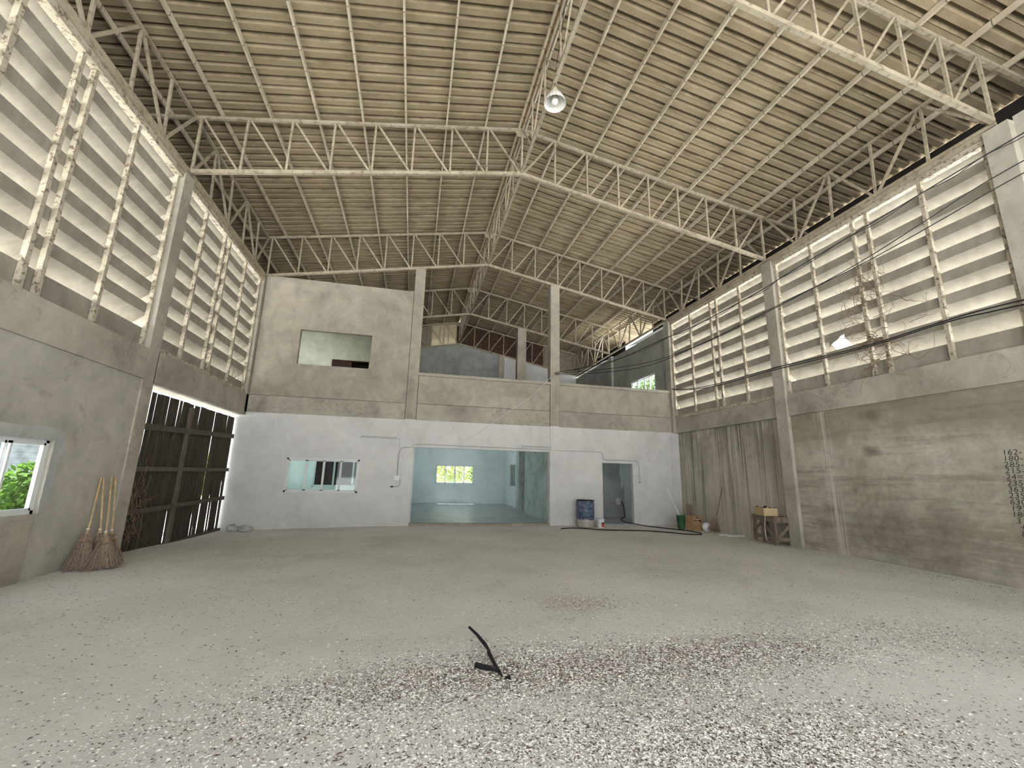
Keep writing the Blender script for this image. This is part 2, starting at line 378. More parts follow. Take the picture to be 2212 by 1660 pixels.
# ---- right wall
wr = MB(); wr.box(9.46, 9.70, YS, 9.3, -.25, 3.3)
wall_right = struct('wall_right', wr, M['wall_r'])
MB().box(9.62, 9.80, 9.3, 14.36, -.25, 3.4).build('wall_panel', M['streaky'], wall_right)
MB().box(9.41, 9.70, YS, 9.17, 3.23, 3.79).build('beam', M['concrete'], wall_right)
MB().box(9.47, 9.75, 9.49, 14.36, 3.24, 3.80).build('beam', M['concrete'], wall_right)
for y in (4.32, 9.34, 14.36):
    MB().box(XR, 9.70, y-.17, y+.17, -.25 if y < 14 else 3.25, 7.62).build('column', M['concrete'], wall_right)

# ---- the part of the hall behind the camera: plain side walls and the wide front entrance
struct('wall_left_front', MB().box(-5.3, -5.1, YS, 4.15, 3.72, 7.7), M['wall_l'])
struct('wall_right_front', MB().box(9.5, 9.7, YS, 4.15, 3.79, 7.7), M['wall_l'])
FW, FH = 7.1, 7.6
struct('wall_front', MB().box(-5.3, XA-FW, YS-.2, YS, -.2, 7.7).box(XA+FW, 9.7, YS-.2, YS, -.2, 7.7).box(XA-FW, XA+FW, YS-.2, YS, FH, 7.7)
       .prism([(-5.3,7.7),(9.7,7.7),(9.7,zt(9.7)),(XA,zt(XA)),(-5.3,zt(-5.3))], 'y', YS-.2, YS), M['wall_l'])
# ---- back wall: white painted lower storey
YB = 14.34
wb = MB()
def wallx(mb_, x0, x1, z0, z1, y0=YB, y1=YB+.15): mb_.box(x0, x1, y0, y1, z0, z1)
wx0, wx1, vz0, vz1 = -3.68, -1.60, .92, 1.93
wallx(wb, -5.30, wx0, -.25, 3.26); wallx(wb, wx1, 0.0, -.25, 3.26); wallx(wb, wx0, wx1, -.25, vz0); wallx(wb, wx0, wx1, vz1, 3.26)
wallx(wb, 0.0, 4.60, 2.38, 3.26); wallx(wb, 4.60, 6.55, -.25, 3.26); wallx(wb, 6.55, 7.72, 2.07, 3.26); wallx(wb, 7.72, 9.66, -.25, 3.26)
wall_back = struct('wall_back', wb, M['white'])
for x in (-.33, 4.61):
    MB().box(x, x+.34, YB-.03, YB+.25, -.12 if x > 0 else -.14, 3.28).build('column', M['white'], wall_back)
MB().box(9.30, 9.66, YB-.03, YB+.1, -.12, 3.26).build('column', M['white'], wall_back)
MB().box(0.0, 4.61, YB-.02, YB+.2, -.1, .02).build('threshold', M['concrete_up'], wall_back)
# upper storey, bare cement
ub = MB(); hx0, hx1, hz0, hz1 = -3.78, -1.58, 4.86, 6.0
wallx(ub, -4.985, hx0, 3.805, 7.72); wallx(ub, hx1, -.345, 3.805, 7.72); wallx(ub, hx0, hx1, 3.805, hz0); wallx(ub, hx0, hx1, hz1, 7.72)
ub.build('upper_wall', M['concrete_up'], wall_back)
MB().box(-4.985, -.345, YB-.008, YB+.2, 3.26, 3.792).build('ring_beam', M['concrete'], wall_back)
MB().box(.025, 4.595, YB-.008, YB+.2, 3.26, 3.802).build('ring_beam', M['concrete'], wall_back)
MB().box(4.965, 9.405, YB-.008, YB+.2, 3.26, 3.812).build('ring_beam', M['concrete'], wall_back)
MB().box(.025, 4.595, YB, YB+.15, 3.816, 4.752).build('parapet', M['concrete_up'], wall_back)
MB().box(4.965, 9.405, YB, YB+.15, 3.826, 4.752).build('parapet', M['concrete_up'], wall_back)
MB().box(.01, 4.62, YB-.02, YB+.2, 4.76, 4.86).build('parapet_cap', M['concrete'], wall_back)
MB().box(4.95, 9.50, YB-.02, YB+.2, 4.76, 4.86).build('parapet_cap', M['concrete'], wall_back)
MB().box(-.33, .01, YB-.03, YB+.31, 3.28, zc(-.16)-.04).build('column', M['concrete_up'], wall_back)
MB().box(4.61, 4.95, YB-.03, YB+.31, 3.28, zc(4.78)-.04).build('column', M['concrete_up'], wall_back)
MB().box(4.55, 4.97, 19.25, 19.6, 3.8, zc(4.75)-.04).build('column', M['concrete_up'], wall_back)

MB().box(-5.0, 9.42, YB+.03, YB+.12, 3.3, 4.78).box(-.5, -.2, YB+.03, YB+.12, 4.78, 7.70).box(-5.0, -4.85, YB+.03, YB+.12, 4.78, 7.70).build('joint_filler', M['dark'], wall_back)
# ---- rooms behind
struct('ceiling_back_room', MB().box(-5.1, 9.66, 14.5, 24.5, 3.30, 3.80), M['white'])
bw = MB()
wallx(bw, -5.1, 1.28, 0, 3.3, 24.4, 24.6); wallx(bw, 3.4, 6.2, 0, 3.3, 24.4, 24.6); wallx(bw, 1.28, 3.4, 0, 1.05, 24.4, 24.6); wallx(bw, 1.28, 3.4, 2.07, 3.3, 24.4, 24.6)
wallx(bw, 7.4, 9.66, 0, 3.3, 24.4, 24.6); wallx(bw, 6.2, 7.4, 0, 1.05, 24.4, 24.6); wallx(bw, 6.2, 7.4, 2.07, 3.3, 24.4, 24.6)
struct('wall_far', bw, M['mint'])
struct('wall_room_left', MB().box(-.08, .06, 14.6, 24.4, 0, 3.3), M['mint'])
rp = MB().box(4.85, 5.0, 14.6, 18.7, 0, 3.3)
struct('wall_room_right', rp, M['mould'])
rq = MB().box(5.18, 5.33, 20.7, 21.8, 0, 3.3).box(5.18, 5.33, 23.3, 24.4, 0, 3.3).box(5.18, 5.33, 21.8, 23.3, 0, .95).box(5.18, 5.33, 21.8, 23.3, 2.2, 3.3)
wrr = struct('wall_room_far_right', rq, M['mint'])
MB().box(4.95, 5.33, 20.2, 20.7, 0, 3.3).build('column', M['mould'], wrr)
struct('wall_store_back', MB().box(5.0, 8.66, 16.9, 17.05, 0, 3.3), M['grey_up'])
struct('wall_store_right', MB().box(8.66, 8.8, 14.5, 17.05, 0, 3.3), M['mint'])
struct('wall_office_back', MB().box(-5.1, -3.55, 17.4, 17.55, 0, 3.3).box(-.75, -.08, 17.4, 17.55, 0, 3.3).box(-3.55, -.75, 17.4, 17.55, 0, .98).box(-3.55, -.75, 17.4, 17.55, 2.12, 3.3), M['mint'])
struct('wall_store_dark', MB().box(-5.1, -.08, 19.6, 19.7, 0, 3.3).box(-5.12, -5.02, 17.55, 19.6, 0, 3.3), M['grey_up'])
# mezzanine
gm = MB().prism([(-5.1,3.8),(4.62,3.8),(4.62,zc(4.62)-.05),(XA,zc(XA)-.05),(-5.1,zc(-5.1)-.05)], 'y', 24.42, 24.6)
wg = struct('wall_gable', gm, M['grey_up'])
MB().prism([(4.96,3.8),(9.6,3.8),(9.6,zc(9.6)-.05),(4.96,zc(4.96)-.05)], 'y', 24.40, 24.58).build('wall_panel', M['white'], wg)
MB().prism([(4.62,3.8),(4.96,3.8),(4.96,zc(4.96)-.05),(4.62,zc(4.62)-.05)], 'y', 24.34, 24.6).build('column', M['concrete'], wg)
mr = MB().box(9.5, 9.7, 14.5, 15.5, 3.8, 7.5).box(9.5, 9.7, 17.52, 24.5, 3.8, 7.5).box(9.5, 9.7, 15.5, 17.52, 3.8, 4.75).box(9.5, 9.7, 15.5, 17.52, 5.87, 7.5)
wm = struct('wall_right_mezzanine', mr, M['grey_up'])
MB().box(9.38, 9.6, 19.25, 19.6, 3.8, 7.55).build('column', M['grey_up'], wm)
struct('wall_right_back_room', MB().box(9.5, 9.7, 14.5, 24.5, -.25, 3.8), M['grey_up'])
struct('wall_mezzanine_room', MB().box(-5.1, -3.40, 18.0, 18.15, 3.8, 7.6).box(-2.02, -.2, 18.0, 18.15, 3.8, 7.6).box(-3.40, -2.02, 18.0, 18.15, 5.98, 7.6).box(-.33, -.2, 14.6, 18.15, 3.8, 7.7), M['green_lit_room'])
dr = thing('door_1', 'dark brown door leaf ajar in the room behind the upper wall opening', 'door', (-3.4, 17.99, 3.8)); dr['kind'] = 'structure'
MB().box(0, .72, -.04, 0, 0, 2.14).build('door_leaf', M['brown'], dr); MB().box(-.03, 0, -.06, .1, 0, 2.18).build('door_frame', M['brown'], dr); MB().box(0, 1.38, -.06, .1, 2.14, 2.18).build('door_frame', M['brown'], dr)
struct('mezzanine_shade_sheet', MB().box(-3.6, -1.8, 19.0, 19.1, 3.8, 7.6), M['dark'])  # near-black sheet standing in for the shade beyond the open door

# ---- windows
def window(name, axis, fixed, a0, a1, z0, z1, panes, gmat, fr=.05, depth=.07, offs=None):
    """sliding window: outer frame, one sash per pane with its glass as sub-part. axis: the direction it runs along"""
    o = thing(name, None, None, (0,0,0)); o['kind'] = 'structure'
    def bx(m, u0, u1, v0, v1, d0, d1):
        if axis == 'x': m.box(u0, u1, fixed+d0, fixed+d1, v0, v1)
        else: m.box(fixed+d0, fixed+d1, u0, u1, v0, v1)
    f = MB(); bx(f, a0, a1, z0, z0+fr, -depth, depth); bx(f, a0, a1, z1-fr, z1, -depth, depth); bx(f, a0, a0+fr, z0, z1, -depth, depth); bx(f, a1-fr, a1, z0, z1, -depth, depth)
    f.build('window_frame', M['alu'], o)
    wdt = (a1-a0-2*fr)/panes
    for k in range(panes):
        d = .02 if (offs or [0,1,1,0,0,1])[k % 6] else -.02
        u0 = a0+fr+k*wdt; u1 = u0+wdt; s_ = MB(); t = .032
        bx(s_, u0, u1, z0+fr, z0+fr+t, d-.015, d+.015); bx(s_, u0, u1, z1-fr-t, z1-fr, d-.015, d+.015); bx(s_, u0, u0+t, z0+fr, z1-fr, d-.015, d+.015); bx(s_, u1-t, u1, z0+fr, z1-fr, d-.015, d+.015)
        so = s_.build('sash', M['alu'], o)
        g = MB(); bx(g, u0+t, u1-t, z0+fr+t, z1-fr-t, d-.003, d+.003); g.build('pane', gmat, so)
    return o
window('window_1', 'x', YB+.05, wx0, wx1, vz0, vz1, 4, M['glass'])
window('window_2', 'y', -5.12, wy0, wy1, wz0, wz1, 2, M['glass_clear'], offs=[0,1], depth=.035)
window('window_3', 'x', 24.45, 1.28, 3.4, 1.05, 2.07, 4, M['glass_clear'])
window('window_4', 'x', 24.45, 6.2, 7.4, 1.05, 2.07, 2, M['glass_clear'])
window('window_5', 'y', 9.58, 15.5, 17.52, 4.75, 5.87, 4, M['glass_clear'])
window('window_6', 'x', 17.47, -3.55, -.75, .98, 2.12, 4, M['glass_dark'])
window('window_7', 'y', 5.25, 21.8, 23.3, .95, 2.2, 2, M['glass'])

# ------------------------------------------------------------------ roof
TP = .46
def tile_mesh():
    prof = [(-.055,.014),(-.018,.088),(.016,.088),(.050,.014),(.180,.006),(.215,.080),(.245,.080),(.280,.004),(.405,0),(.443,.076),(.477,.076),(.515,0)]
    m = MB(); n = len(prof); L = 1.17; th = .007
    for (u, dz) in ((0, 0), (L, .016)):
        for off in (0, th):
            for (y, z) in prof: m.v.append((u, y, z+dz+off))
    for k in range(n-1):
        m.f.append((k, k+1, 2*n+k+1, 2*n+k)); m.f.append((n+k, 3*n+k, 3*n+k+1, n+k+1))
        m.f.append((k, n+k, n+k+1, k+1)); m.f.append((2*n+k, 2*n+k+1, 3*n+k+1, 3*n+k))
    m.f.append((0, 2*n, 3*n, n)); m.f.append((n-1, 2*n-1, 4*n-1, 3*n-1))
    return m
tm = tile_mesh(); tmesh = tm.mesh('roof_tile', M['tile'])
rc = MB()
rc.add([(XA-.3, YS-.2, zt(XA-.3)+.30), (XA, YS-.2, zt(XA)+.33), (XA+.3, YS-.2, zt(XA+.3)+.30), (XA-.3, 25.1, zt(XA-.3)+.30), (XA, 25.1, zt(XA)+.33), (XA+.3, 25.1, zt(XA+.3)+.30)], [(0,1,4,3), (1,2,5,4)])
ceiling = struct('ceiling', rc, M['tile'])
ang = math.atan(.1845); places = []
NCOL = 60
for side in (-1, 1):
    for row in range(9):
        d0 = row*.976+.03
        for k in range(NCOL):
            y = YS-.2+k*TP
            x = XA+side*d0; z = zt(x)+.152
            mt = Matrix.Translation((x, y, z)) @ Matrix(((side,0,0,0),(0,1,0,0),(0,0,1,0),(0,0,0,1))) @ Matrix.Rotation(ang+.0137+R.uniform(-.001,.001), 4, 'Y')
            if side < 0:
                mt = Matrix.Translation((x, y, z)) @ Matrix.Rotation(math.pi, 4, 'Z') @ Matrix.Translation((0, -.46, 0)) @ Matrix.Rotation(ang+.0137+R.uniform(-.001,.001), 4, 'Y')
            c = mt @ Vector((.55, .23, 0))
            q = project(c); area = 0
            if q and -60 < q[0] < 2270 and -60 < q[1] < 900:
                a = project(mt @ Vector((0,0,0))); b = project(mt @ Vector((1,0,0))); e = project(mt @ Vector((0,.46,0)))
                if a and b and e: area = abs((b[0]-a[0])*(e[1]-a[1])-(b[1]-a[1])*(e[0]-a[0]))
            places.append((area, mt))
places.sort(key=lambda t: -t[0])
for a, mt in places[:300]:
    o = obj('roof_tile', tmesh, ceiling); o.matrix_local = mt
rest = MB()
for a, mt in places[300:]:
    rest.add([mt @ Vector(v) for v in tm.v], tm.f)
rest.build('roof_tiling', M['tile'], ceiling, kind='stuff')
# purlins
for side in (-1, 1):
    for k in range(0, 9):
        x = XA+side*(k*.976 if k else .09); z = zt(x)+.085
        p = MB().box(x-.02, x+.02, YS-.2, 25.0, z-.055, z+.055)
        p.build('purlin', M['purlin'], ceiling)
# eave closing boards (fascia); missing near the far right where daylight pours in
def fascia(x, y0, y1):
    MB().box(x-.006, x+.006, y0, y1, zt(x)-.62, zt(x)+.146).build('eave_board', M['dark'], ceiling)
xe = XA+8.76
for (a, b) in ((YS-.2, 4.32), (4.32, 9.34), (9.34, 14.36), (14.36, 17.9), (20.7, 24.6)): fascia(xe, a, b)
xw = XA-8.76
for (a, b) in ((YS-.2, 4.32), (4.32, 9.34), (9.34, 14.36), (14.36, 19.42), (19.42, 24.6)): fascia(xw, a, b)
def soffit(x0, x1, y0, y1):
    xo = x1; z0, z1 = 7.66, zt(x1)-.55
    MB().prism([(x0, z0), (x1, z1), (x1, z1+.02), (x0, z0+.02)], 'y', y0, y1).build('soffit_board', M['dark'], ceiling)
for (a, b) in ((YS-.2, 4.32), (4.32, 9.34), (9.34, 14.36), (14.36, 17.9), (20.7, 24.6)): soffit(9.60, xe, a, b)
for (a, b) in ((YS-.2, 4.32), (4.32, 9.34), (9.34, 14.36), (14.36, 19.42), (19.42, 24.6)): soffit(-5.2, xw, a, b)
# gable cladding at the far end
for k in range(34):
    x0 = -5.3+k*.49; x1 = x0+.51; m = M['sheetclear'] if .3 < x0 < 2.0 else (M['sheetgrey'] if x0 < .3 or x0 > 7.2 else M['sheetbrown'])
    MB().prism([(x0, zc(x0)), (x1, zc(x1)), (x1, zt(x1)+.15), ((x0+x1)/2, max(zt(x0), zt(x1))+.14), (x0, zt(x0)+.15)], 'y', 24.6+(k % 2)*.012, 24.615+(k % 2)*.012).build('cladding_sheet', m, wg)

# ------------------------------------------------------------------ roof trusses
def lerp(a, b, t): return a+(b-a)*t
FN = ['spanning the hall nearest the camera', 'spanning the middle of the hall above the louvred walls', 'running along the top of the cement back wall',
      'behind the open parapet, above the single mezzanine pillar', 'standing on the grey gable wall at the far end']
for fi, y in enumerate(YF[1:]):
    t = thing('roof_truss', 'cream painted steel roof truss '+FN[fi], 'truss', (XA, y, 0), group='steel roof trusses across the hall')
    for s in (-1, 1):
        xe_ = XL if s < 0 else XR
        MB().bar((xe_-XA, 0, zc(xe_)), (0, 0, zc(XA)), .075, .085).build('bottom_chord', M['steel'], t)
        xo = xe_+s*1.6
        MB().bar((xo-XA, 0, zt(xo)), (0, 0, zt(XA)), .06, .07).build('top_chord', M['steel'], t)
        for k in range(8):
            xa = lerp(xe_, XA, k/8); xb = lerp(xe_, XA, (k+1)/8)
            MB().bar((xa-XA, .0, zc(xa)), (xa-XA, 0, zt(xa)), .05, .045).build('upright', M['steel'], t)
            MB().bar((xa-XA+(xb-xa)*.04, .0, zt(xa)), (xb-XA-(xb-xa)*.04, 0, zc(xb)), .04, .045).build('diagonal', M['steel'], t)
    MB().bar((0, 0, zc(XA)), (0, 0, zt(XA)), .05).build('upright', M['steel'], t)
    MB().prism([(-.22, zt(XA)-.03), (.22, zt(XA)-.03), (.12, zt(XA)-.22), (-.12, zt(XA)-.22)], 'y', -.006, .006).build('gusset', M['steel'], t)
def warren(name, label, grp, x, y0, y1, zb, ztop, xt=None, chord=True, thin=1.0, n=5):
    t = thing(name, label, 'truss', (x, y0, 0), group=grp); L = y1-y0; xt = (xt if xt is not None else x)-x
    if chord: MB().bar((0, 0, zb), (0, L, zb), .07, .07).build('bottom_chord', M['steel'], t)
    MB().bar((xt, 0, ztop), (xt, L, ztop), .06*thin, .06*thin).build('top_chord', M['steel'], t)
    for k in range(n+1):
        yy = L*k/n
        if 0 < k < n: MB().bar((0, yy, zb), (xt, yy, ztop), .045*thin, .045*thin).build('upright', M['steel'], t)
        if k < n:
            yn = L*(k+1)/n
            if k % 2 == 0: MB().bar((0, yy+.04, zb), (xt, yn-.04, ztop), .045*thin, .045*thin).build('diagonal', M['steel'], t)
            else: MB().bar((xt, yy+.04, ztop), (0, yn-.04, zb), .045*thin, .045*thin).build('diagonal', M['steel'], t)
    return t
WL = {1: 'over the louvres beside the camera', 2: 'over the louvres above the dark gate', 3: 'over the upper side room', 4: 'over the far upper side room'}
WR = {1: 'over the louvres with dry creepers', 2: 'over the far louvres near the back wall', 3: 'over the upper wall with the small window', 4: 'over the far end of the mezzanine wall'}
WT = {1: 'carrying the hanging lamp', 2: 'just before the back wall', 3: 'beyond the back wall', 4: 'ending at the far gable'}
for b in (1, 2, 3, 4):
    y0, y1 = YF[b], YF[b+1]-(.12 if b == 4 else 0)
    if b <= 2: warren('eave_truss', 'steel lattice girder on the left eave '+WL[b], 'lattice girders along the eaves', -5.04, y0, y1, 7.70, zt(-5.10)-.04, -5.10)
    warren('eave_truss', 'steel lattice girder on the right eave '+WR[b], 'lattice girders along the eaves', 9.42, y0, y1, 7.70, zt(9.50)-.04, 9.50)
    warren('ridge_truss', 'slender steel lattice girder under the ridge '+WT[b], 'lattice girders along the ridge', XA, y0, y1, zc(XA)+.03, zt(XA)-.02, XA, thin=.75)

# ------------------------------------------------------------------ louvred upper walls
ZB, ZTOP = 3.78, 7.46
zbots = [7.23-.437*k for k in range(8)]+[3.80]
def slat_profile(kind):
    # (outward, height) relative to slat's foot: upright lip at the inside, blade kicked outwards below
    return [(0, .45), (0, .25), (.29, .0)] if kind else [(0, .41), (0, 0)]
def slat_mesh(L, kind=1, notch=None):
    m = MB(); th = .012; pr = slat_profile(kind); n = len(pr)
    for y in (0, L):
        for off in (0, th):
            for (o_, z) in pr: m.v.append((o_+off, y, z))
    for k in range(n-1):
        m.f.append((k, k+1, 2*n+k+1, 2*n+k)); m.f.append((n+k, 3*n+k, 3*n+k+1, n+k+1))
    m.f += [(0, 2*n, 3*n, n), (n-1, 2*n-1, 4*n-1, 3*n-1)]
    for e in (0, 2*n):
        for k in range(n-1): m.f.append((e+k, e+n+k, e+n+k+1, e+k+1))
    return m
def slat_obj_mesh(L, kind):
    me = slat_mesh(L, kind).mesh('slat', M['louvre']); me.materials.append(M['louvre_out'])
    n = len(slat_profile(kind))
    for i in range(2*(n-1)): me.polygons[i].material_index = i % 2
    return me
LV = {('L',1): ([4.55, 6.45], [6.72, 9.13], [5.5, 7.80]), ('L',2): ([9.54, 11.52], [11.80, 14.15], [10.47, 12.95]),
      ('R',1): ([4.55, 6.64], [6.96, 9.13], [5.58, 8.05]), ('R',2): ([9.54, 11.60], [11.90, 14.15], [10.56, 13.0])}
LN = {('L',1): ['nearest the camera', 'beside the first pillar'], ('L',2): ['above the near half of the dark gate', 'meeting the cement back wall'],
      ('R',1): ['overgrown with dry creepers', 'with a broken blade letting daylight in'], ('R',2): ['just behind the right pillar', 'at the right end of the back wall']}
cache = {}
for (s, b), (pa, pb, mids) in LV.items():
    sg = -1 if s == 'L' else 1; xp = -5.12 if s == 'L' else 9.49
    for pi, (y0, y1) in enumerate((pa, pb)):
        p = thing('louvre_panel', f'{"left" if s=="L" else "right"} wall panel of fixed cement louvres {LN[(s,b)][pi]}', 'louvre', (xp, y0, ZB), group='louvre panels of the upper side walls')
        L = y1-y0+.10
        for yy in (y0, y1, mids[pi]):
            MB().box(-.035, .035, yy-y0-.035, yy-y0+.035, 0.0, ZTOP-ZB-.02).build('post', M['post'], p)
        nb = pb if pi == 0 else pa
        e0 = .06 if pi == 0 else (pb[0]-pa[1])/2+.004; e1 = (pb[0]-pa[1])/2+.004 if pi == 0 else .06
        Ls = y1-y0+e0+e1; key = (round(Ls, 3))
        for k, zb in enumerate(zbots):
            kind = 0 if k == 8 else 1
            broken = (s, b, pi, k) == ('R', 1, 1, 6)
            if broken:
                for (ya, yb_) in ((-e0, .58), (.96, y1-y0+e1)):
                    m_ = slat_obj_mesh(yb_-ya, 1)
                    o = obj('slat', m_, p, loc=(sg*.045, ya, zb-ZB));
                # jagged remainder between the breaks
                mj = MB(); poly = [(0,.45),(.38,.45),(.38,.10),(.34,.17),(.28,.21),(.18,.24),(.10,.31),(0,.33)]
                mj.prism(poly, 'x', 0, .012); obj('slat', mj.mesh('slat', M['louvre']), p, loc=(sg*.045, .58, zb-ZB))
                continue
            if (key, kind) not in cache: cache[(key, kind)] = slat_obj_mesh(Ls, kind)
            o = obj('slat', cache[(key, kind)], p, loc=(sg*.045, -e0, zb-ZB-(.08 if k == 8 else 0)))
            if sg < 0: o.scale = (-1, 1, 1)
# head rail along the top of each louvred bay
for (xx, x0, x1, par) in ((-5.05, -5.2, -5.0, wall_left), (9.44, 9.40, 9.58, wall_right)):
    for (a, b) in ((4.49, 9.17), (9.51, 14.19)):
        MB().box(x0, x1, a, b, 7.56, 7.66).build('head_rail', M['steel'], par)
        MB().box(min(x0,x1)+.03, max(x0,x1)-.03, a, b, 7.44, 7.56).build('head_rail_lip', M['post'], par)
        if b > 14: MB().box(min(x0,x1)+.03, max(x0,x1)-.03, a, b, 3.76, 3.86).build('sill_rail', M['post'], par)
# ------------------------------------------------------------------ boarded gate
GX = -5.26
g = thing('timber_gate', 'tall dark gate of upright weathered boards with daylight between them', 'gate', (GX, 9.3, -.12))
y = 0.0; L = 14.29-9.3; sl0 = sl1 = 0
while y < L-.05:
    wd = R.uniform(.12, .23); top = 3.18+R.uniform(-.012, .01)
    y1 = min(y+wd, L); off = R.uniform(-.008, .008)
    e0, e1 = R.choice([(-.01,-.01)]*2+[(-.10,.05),(.045,-.10),(-.05,.04),(.04,-.05),(.02,.012),(-.03,.03),(.03,-.02),(-.14,.05)])
    m = MB(); mid = (y+y1)/2
    m.prism([(y+sl0, 0), (y1+.004, 0), (y1+.004, top), (y+sl1, top)], 'x', off-.003, off+.003)
    bo = m.build('board', M['plank'], g); sl0, sl1 = e0, e1
    MB().bar((off+.004, mid, .01), (off+.004, mid, top-.01), .02, .014, (0,1,0)).build('rib', M['plank'], bo)
    y = y1
for (z0, z1, hh) in ((2.44, 2.62, .12), (1.63, 1.65, .09), (.80, .86, .10)):
    MB().bar((.05, .02, z0), (.05, L-.05, z1), .06, hh).build('rail', M['rail'], g)
MB().bar((.05, 2.25, .02), (.05, 2.3, 3.08), .07, .10, (0,1,0)).build('stile', M['rail'], g)
MB().box(-.05, .08, 0, L, -.03, .03).build('floor_track', M['rail'], g)


# ------------------------------------------------------------------ hanging lamp under the ridge
lp = thing('hanging_lamp', 'round ribbed reflector lamp with a white bulb hanging under the ridge', 'lamp', (XA, 6.66, 8.60))
m = MB(); n = 40; prof = [(.045,.26),(.075,.255),(.10,.22),(.145,.15),(.185,.07),(.205,0),(.212,0),(.192,.075),(.150,.158),(.105,.23),(.08,.268),(.045,.275)]
m.lathe(prof, n)
for i in range(len(prof)):
    for k in range(n):
        v = m.v[i*n+k]; f_ = 1+.018*(1 if k % 2 else -1); m.v[i*n+k] = (v[0]*f_, v[1]*f_, v[2])
rf = m.build('reflector', M['reflector'], lp, smooth=False)
MB().lathe([(.0,.27),(.05,.265),(.055,.33),(.045,.36),(0,.36)], 20).build('cap', M['steel'], lp, smooth=True)
MB().lathe([(.04,.265),(.04,.19),(.0,.19)], 16).build('socket', M['dark'], lp)
MB().lathe([(.012,.2),(.03,.19),(.038,.15),(.062,.09),(.066,.05),(.05,.005),(.02,-.02),(0,-.025)], 20).build('bulb', M['bulb'], lp, smooth=True)
m = MB().tube([(0,0,.36),(0,.02,.40),(0,0,.43),(0,-.02,.40),(0,0,.36)], .008, 6); m.build('hook', M['steel'], lp)
MB().tube([(.0,0,.44),(.02,-.05,.9),(.01,-.35,1.3),(.02,-.5,1.62)], .008, 5).build('cord', M['black'], lp)

# ------------------------------------------------------------------ cables
def smooth_path(pts, k=6):
    out = []; P = [Vector(p) for p in pts]; P = [P[0]]+P+[P[-1]]
    for i in range(1, len(P)-2):
        for j in range(k):
            t = j/k; a, b, c, d = P[i-1:i+3]
            out.append(.5*((2*b)+(c-a)*t+(2*a-5*b+4*c-d)*t*t+(3*b-a-3*c+d)*t**3))
    out.append(P[-2]); return out
ca = [(4.76,14.3,5.2),(5.47,12.68,5.11),(5.95,11.58,5.12),(6.57,10.17,5.36),(6.89,9.44,5.47),(7.23,8.67,5.65),(7.61,7.81,5.89),(7.86,7.23,6.1),(8.33,6.17,6.46),(8.76,5.17,6.79),(9.05,4.53,7.01),(9.32,3.9,7.2)]
cb = [(4.76,14.3,5.17),(5.57,12.44,4.93),(6.35,10.68,4.80),(7.02,9.14,4.96),(7.58,7.86,5.29),(8.04,6.83,5.60),(8.39,6.03,5.87),(8.74,5.22,6.22),(9.06,4.5,6.55),(9.32,3.9,6.75)]
cc = [(4.76,14.3,5.13),(5.57,12.44,4.84),(6.34,10.69,4.70),(7.07,9.03,5.00),(7.78,7.41,5.45),(8.35,6.12,5.78),(8.79,5.12,6.12),(9.13,4.34,6.41),(9.32,3.9,6.55)]
ce = [(9.33,14.1,4.9),(9.3,13.7,4.80),(9.3,12.78,4.65),(9.3,11.37,4.56),(9.3,9.48,4.55),(9.3,8.14,4.49),(9.3,6.78,4.45),(9.3,5.45,4.50),(9.31,4.84,4.5),(9.33,4.10,4.46)]
cf = [(9.33,14.1,4.87),(9.28,13.7,4.77),(9.28,12.78,4.61),(9.28,11.37,4.50),(9.28,9.48,4.49),(9.28,8.14,4.44),(9.28,6.78,4.41),(9.28,5.45,4.46),(9.3,4.84,4.43),(9.33,4.10,4.38)]
t = MB().tube(smooth_path(ca), .011, 6)
tw = [Vector(p)+Vector((0,0,-.03-.03*math.sin(i*.9))) for i, p in enumerate(smooth_path(ca))]
o = t.build('overhead_cable', M['black'], label='uppermost of the three black cables slung from the tall back pillar, a twisted pair', cat='cable')
MB().tube(tw, .007, 5).build('strand', M['black'], o)
MB().tube(smooth_path(cb), .009, 6).build('overhead_cable', M['black'], label='middle one of the three black cables slung from the tall back pillar', cat='cable')
MB().tube(smooth_path(cc), .009, 6).build('overhead_cable', M['black'], label='lowest of the three black cables slung from the tall back pillar', cat='cable')
MB().tube(smooth_path(ce), .013, 6).build('wall_cable', M['black'], label='upper of the paired black cables along the right wall below mid louvre', cat='cable')
MB().tube(smooth_path(cf), .013, 6).build('wall_cable', M['black'], label='lower of the paired black cables along the right wall below mid louvre', cat='cable')
MB().tube(smooth_path([(4.6,14.29,5.03),(4.11,14.25,4.49),(3.45,14.23,3.94),(2.88,14.24,3.53),(2.19,14.26,3.02),(1.73,14.29,2.69),(1.36,14.31,2.50)]), .008, 5).build('slack_cord', M['plastic_w'], label='thin pale cord drooping from the parapet to the conduit over the wide opening', cat='cord')

# ------------------------------------------------------------------ conduits and fittings on the white wall
def conduit(pts, label, r=.013):
    return MB().tube([(x, YB-.022, z) for x, z in pts], r, 6).build('conduit', M['pvc'], label=label, cat='conduit')
conduit([(-.43,1.46),(-.44,2.05),(-.43,2.22),(-.38,2.32),(-.28,2.36),(-.05,2.37)], 'grey conduit rising from the switch box and bending right', .018)
conduit([(-.01,2.32),(.0,2.46),(.10,2.485),(2.2,2.47),(4.55,2.46),(4.93,2.44),(6.48,2.45),(6.55,2.40),(6.57,2.22),(6.63,2.18),(7.82,2.18),(7.92,2.12),(7.96,1.95),(7.97,1.45)], 'long thin grey conduit above the wide opening and the doorway')
conduit([(-.46,2.64),(-.44,2.60),(-.44,2.3)], 'short grey wire dropping from the lamp batten beside the window', .008)
conduit([(4.73,2.53),(4.80,2.54),(4.82,2.44)], 'short bent wire at the end of the lamp batten above the wide opening', .008)
conduit([(7.70,1.63),(7.94,1.63)], 'short wire from the wall bulb holder into the doorway', .008)
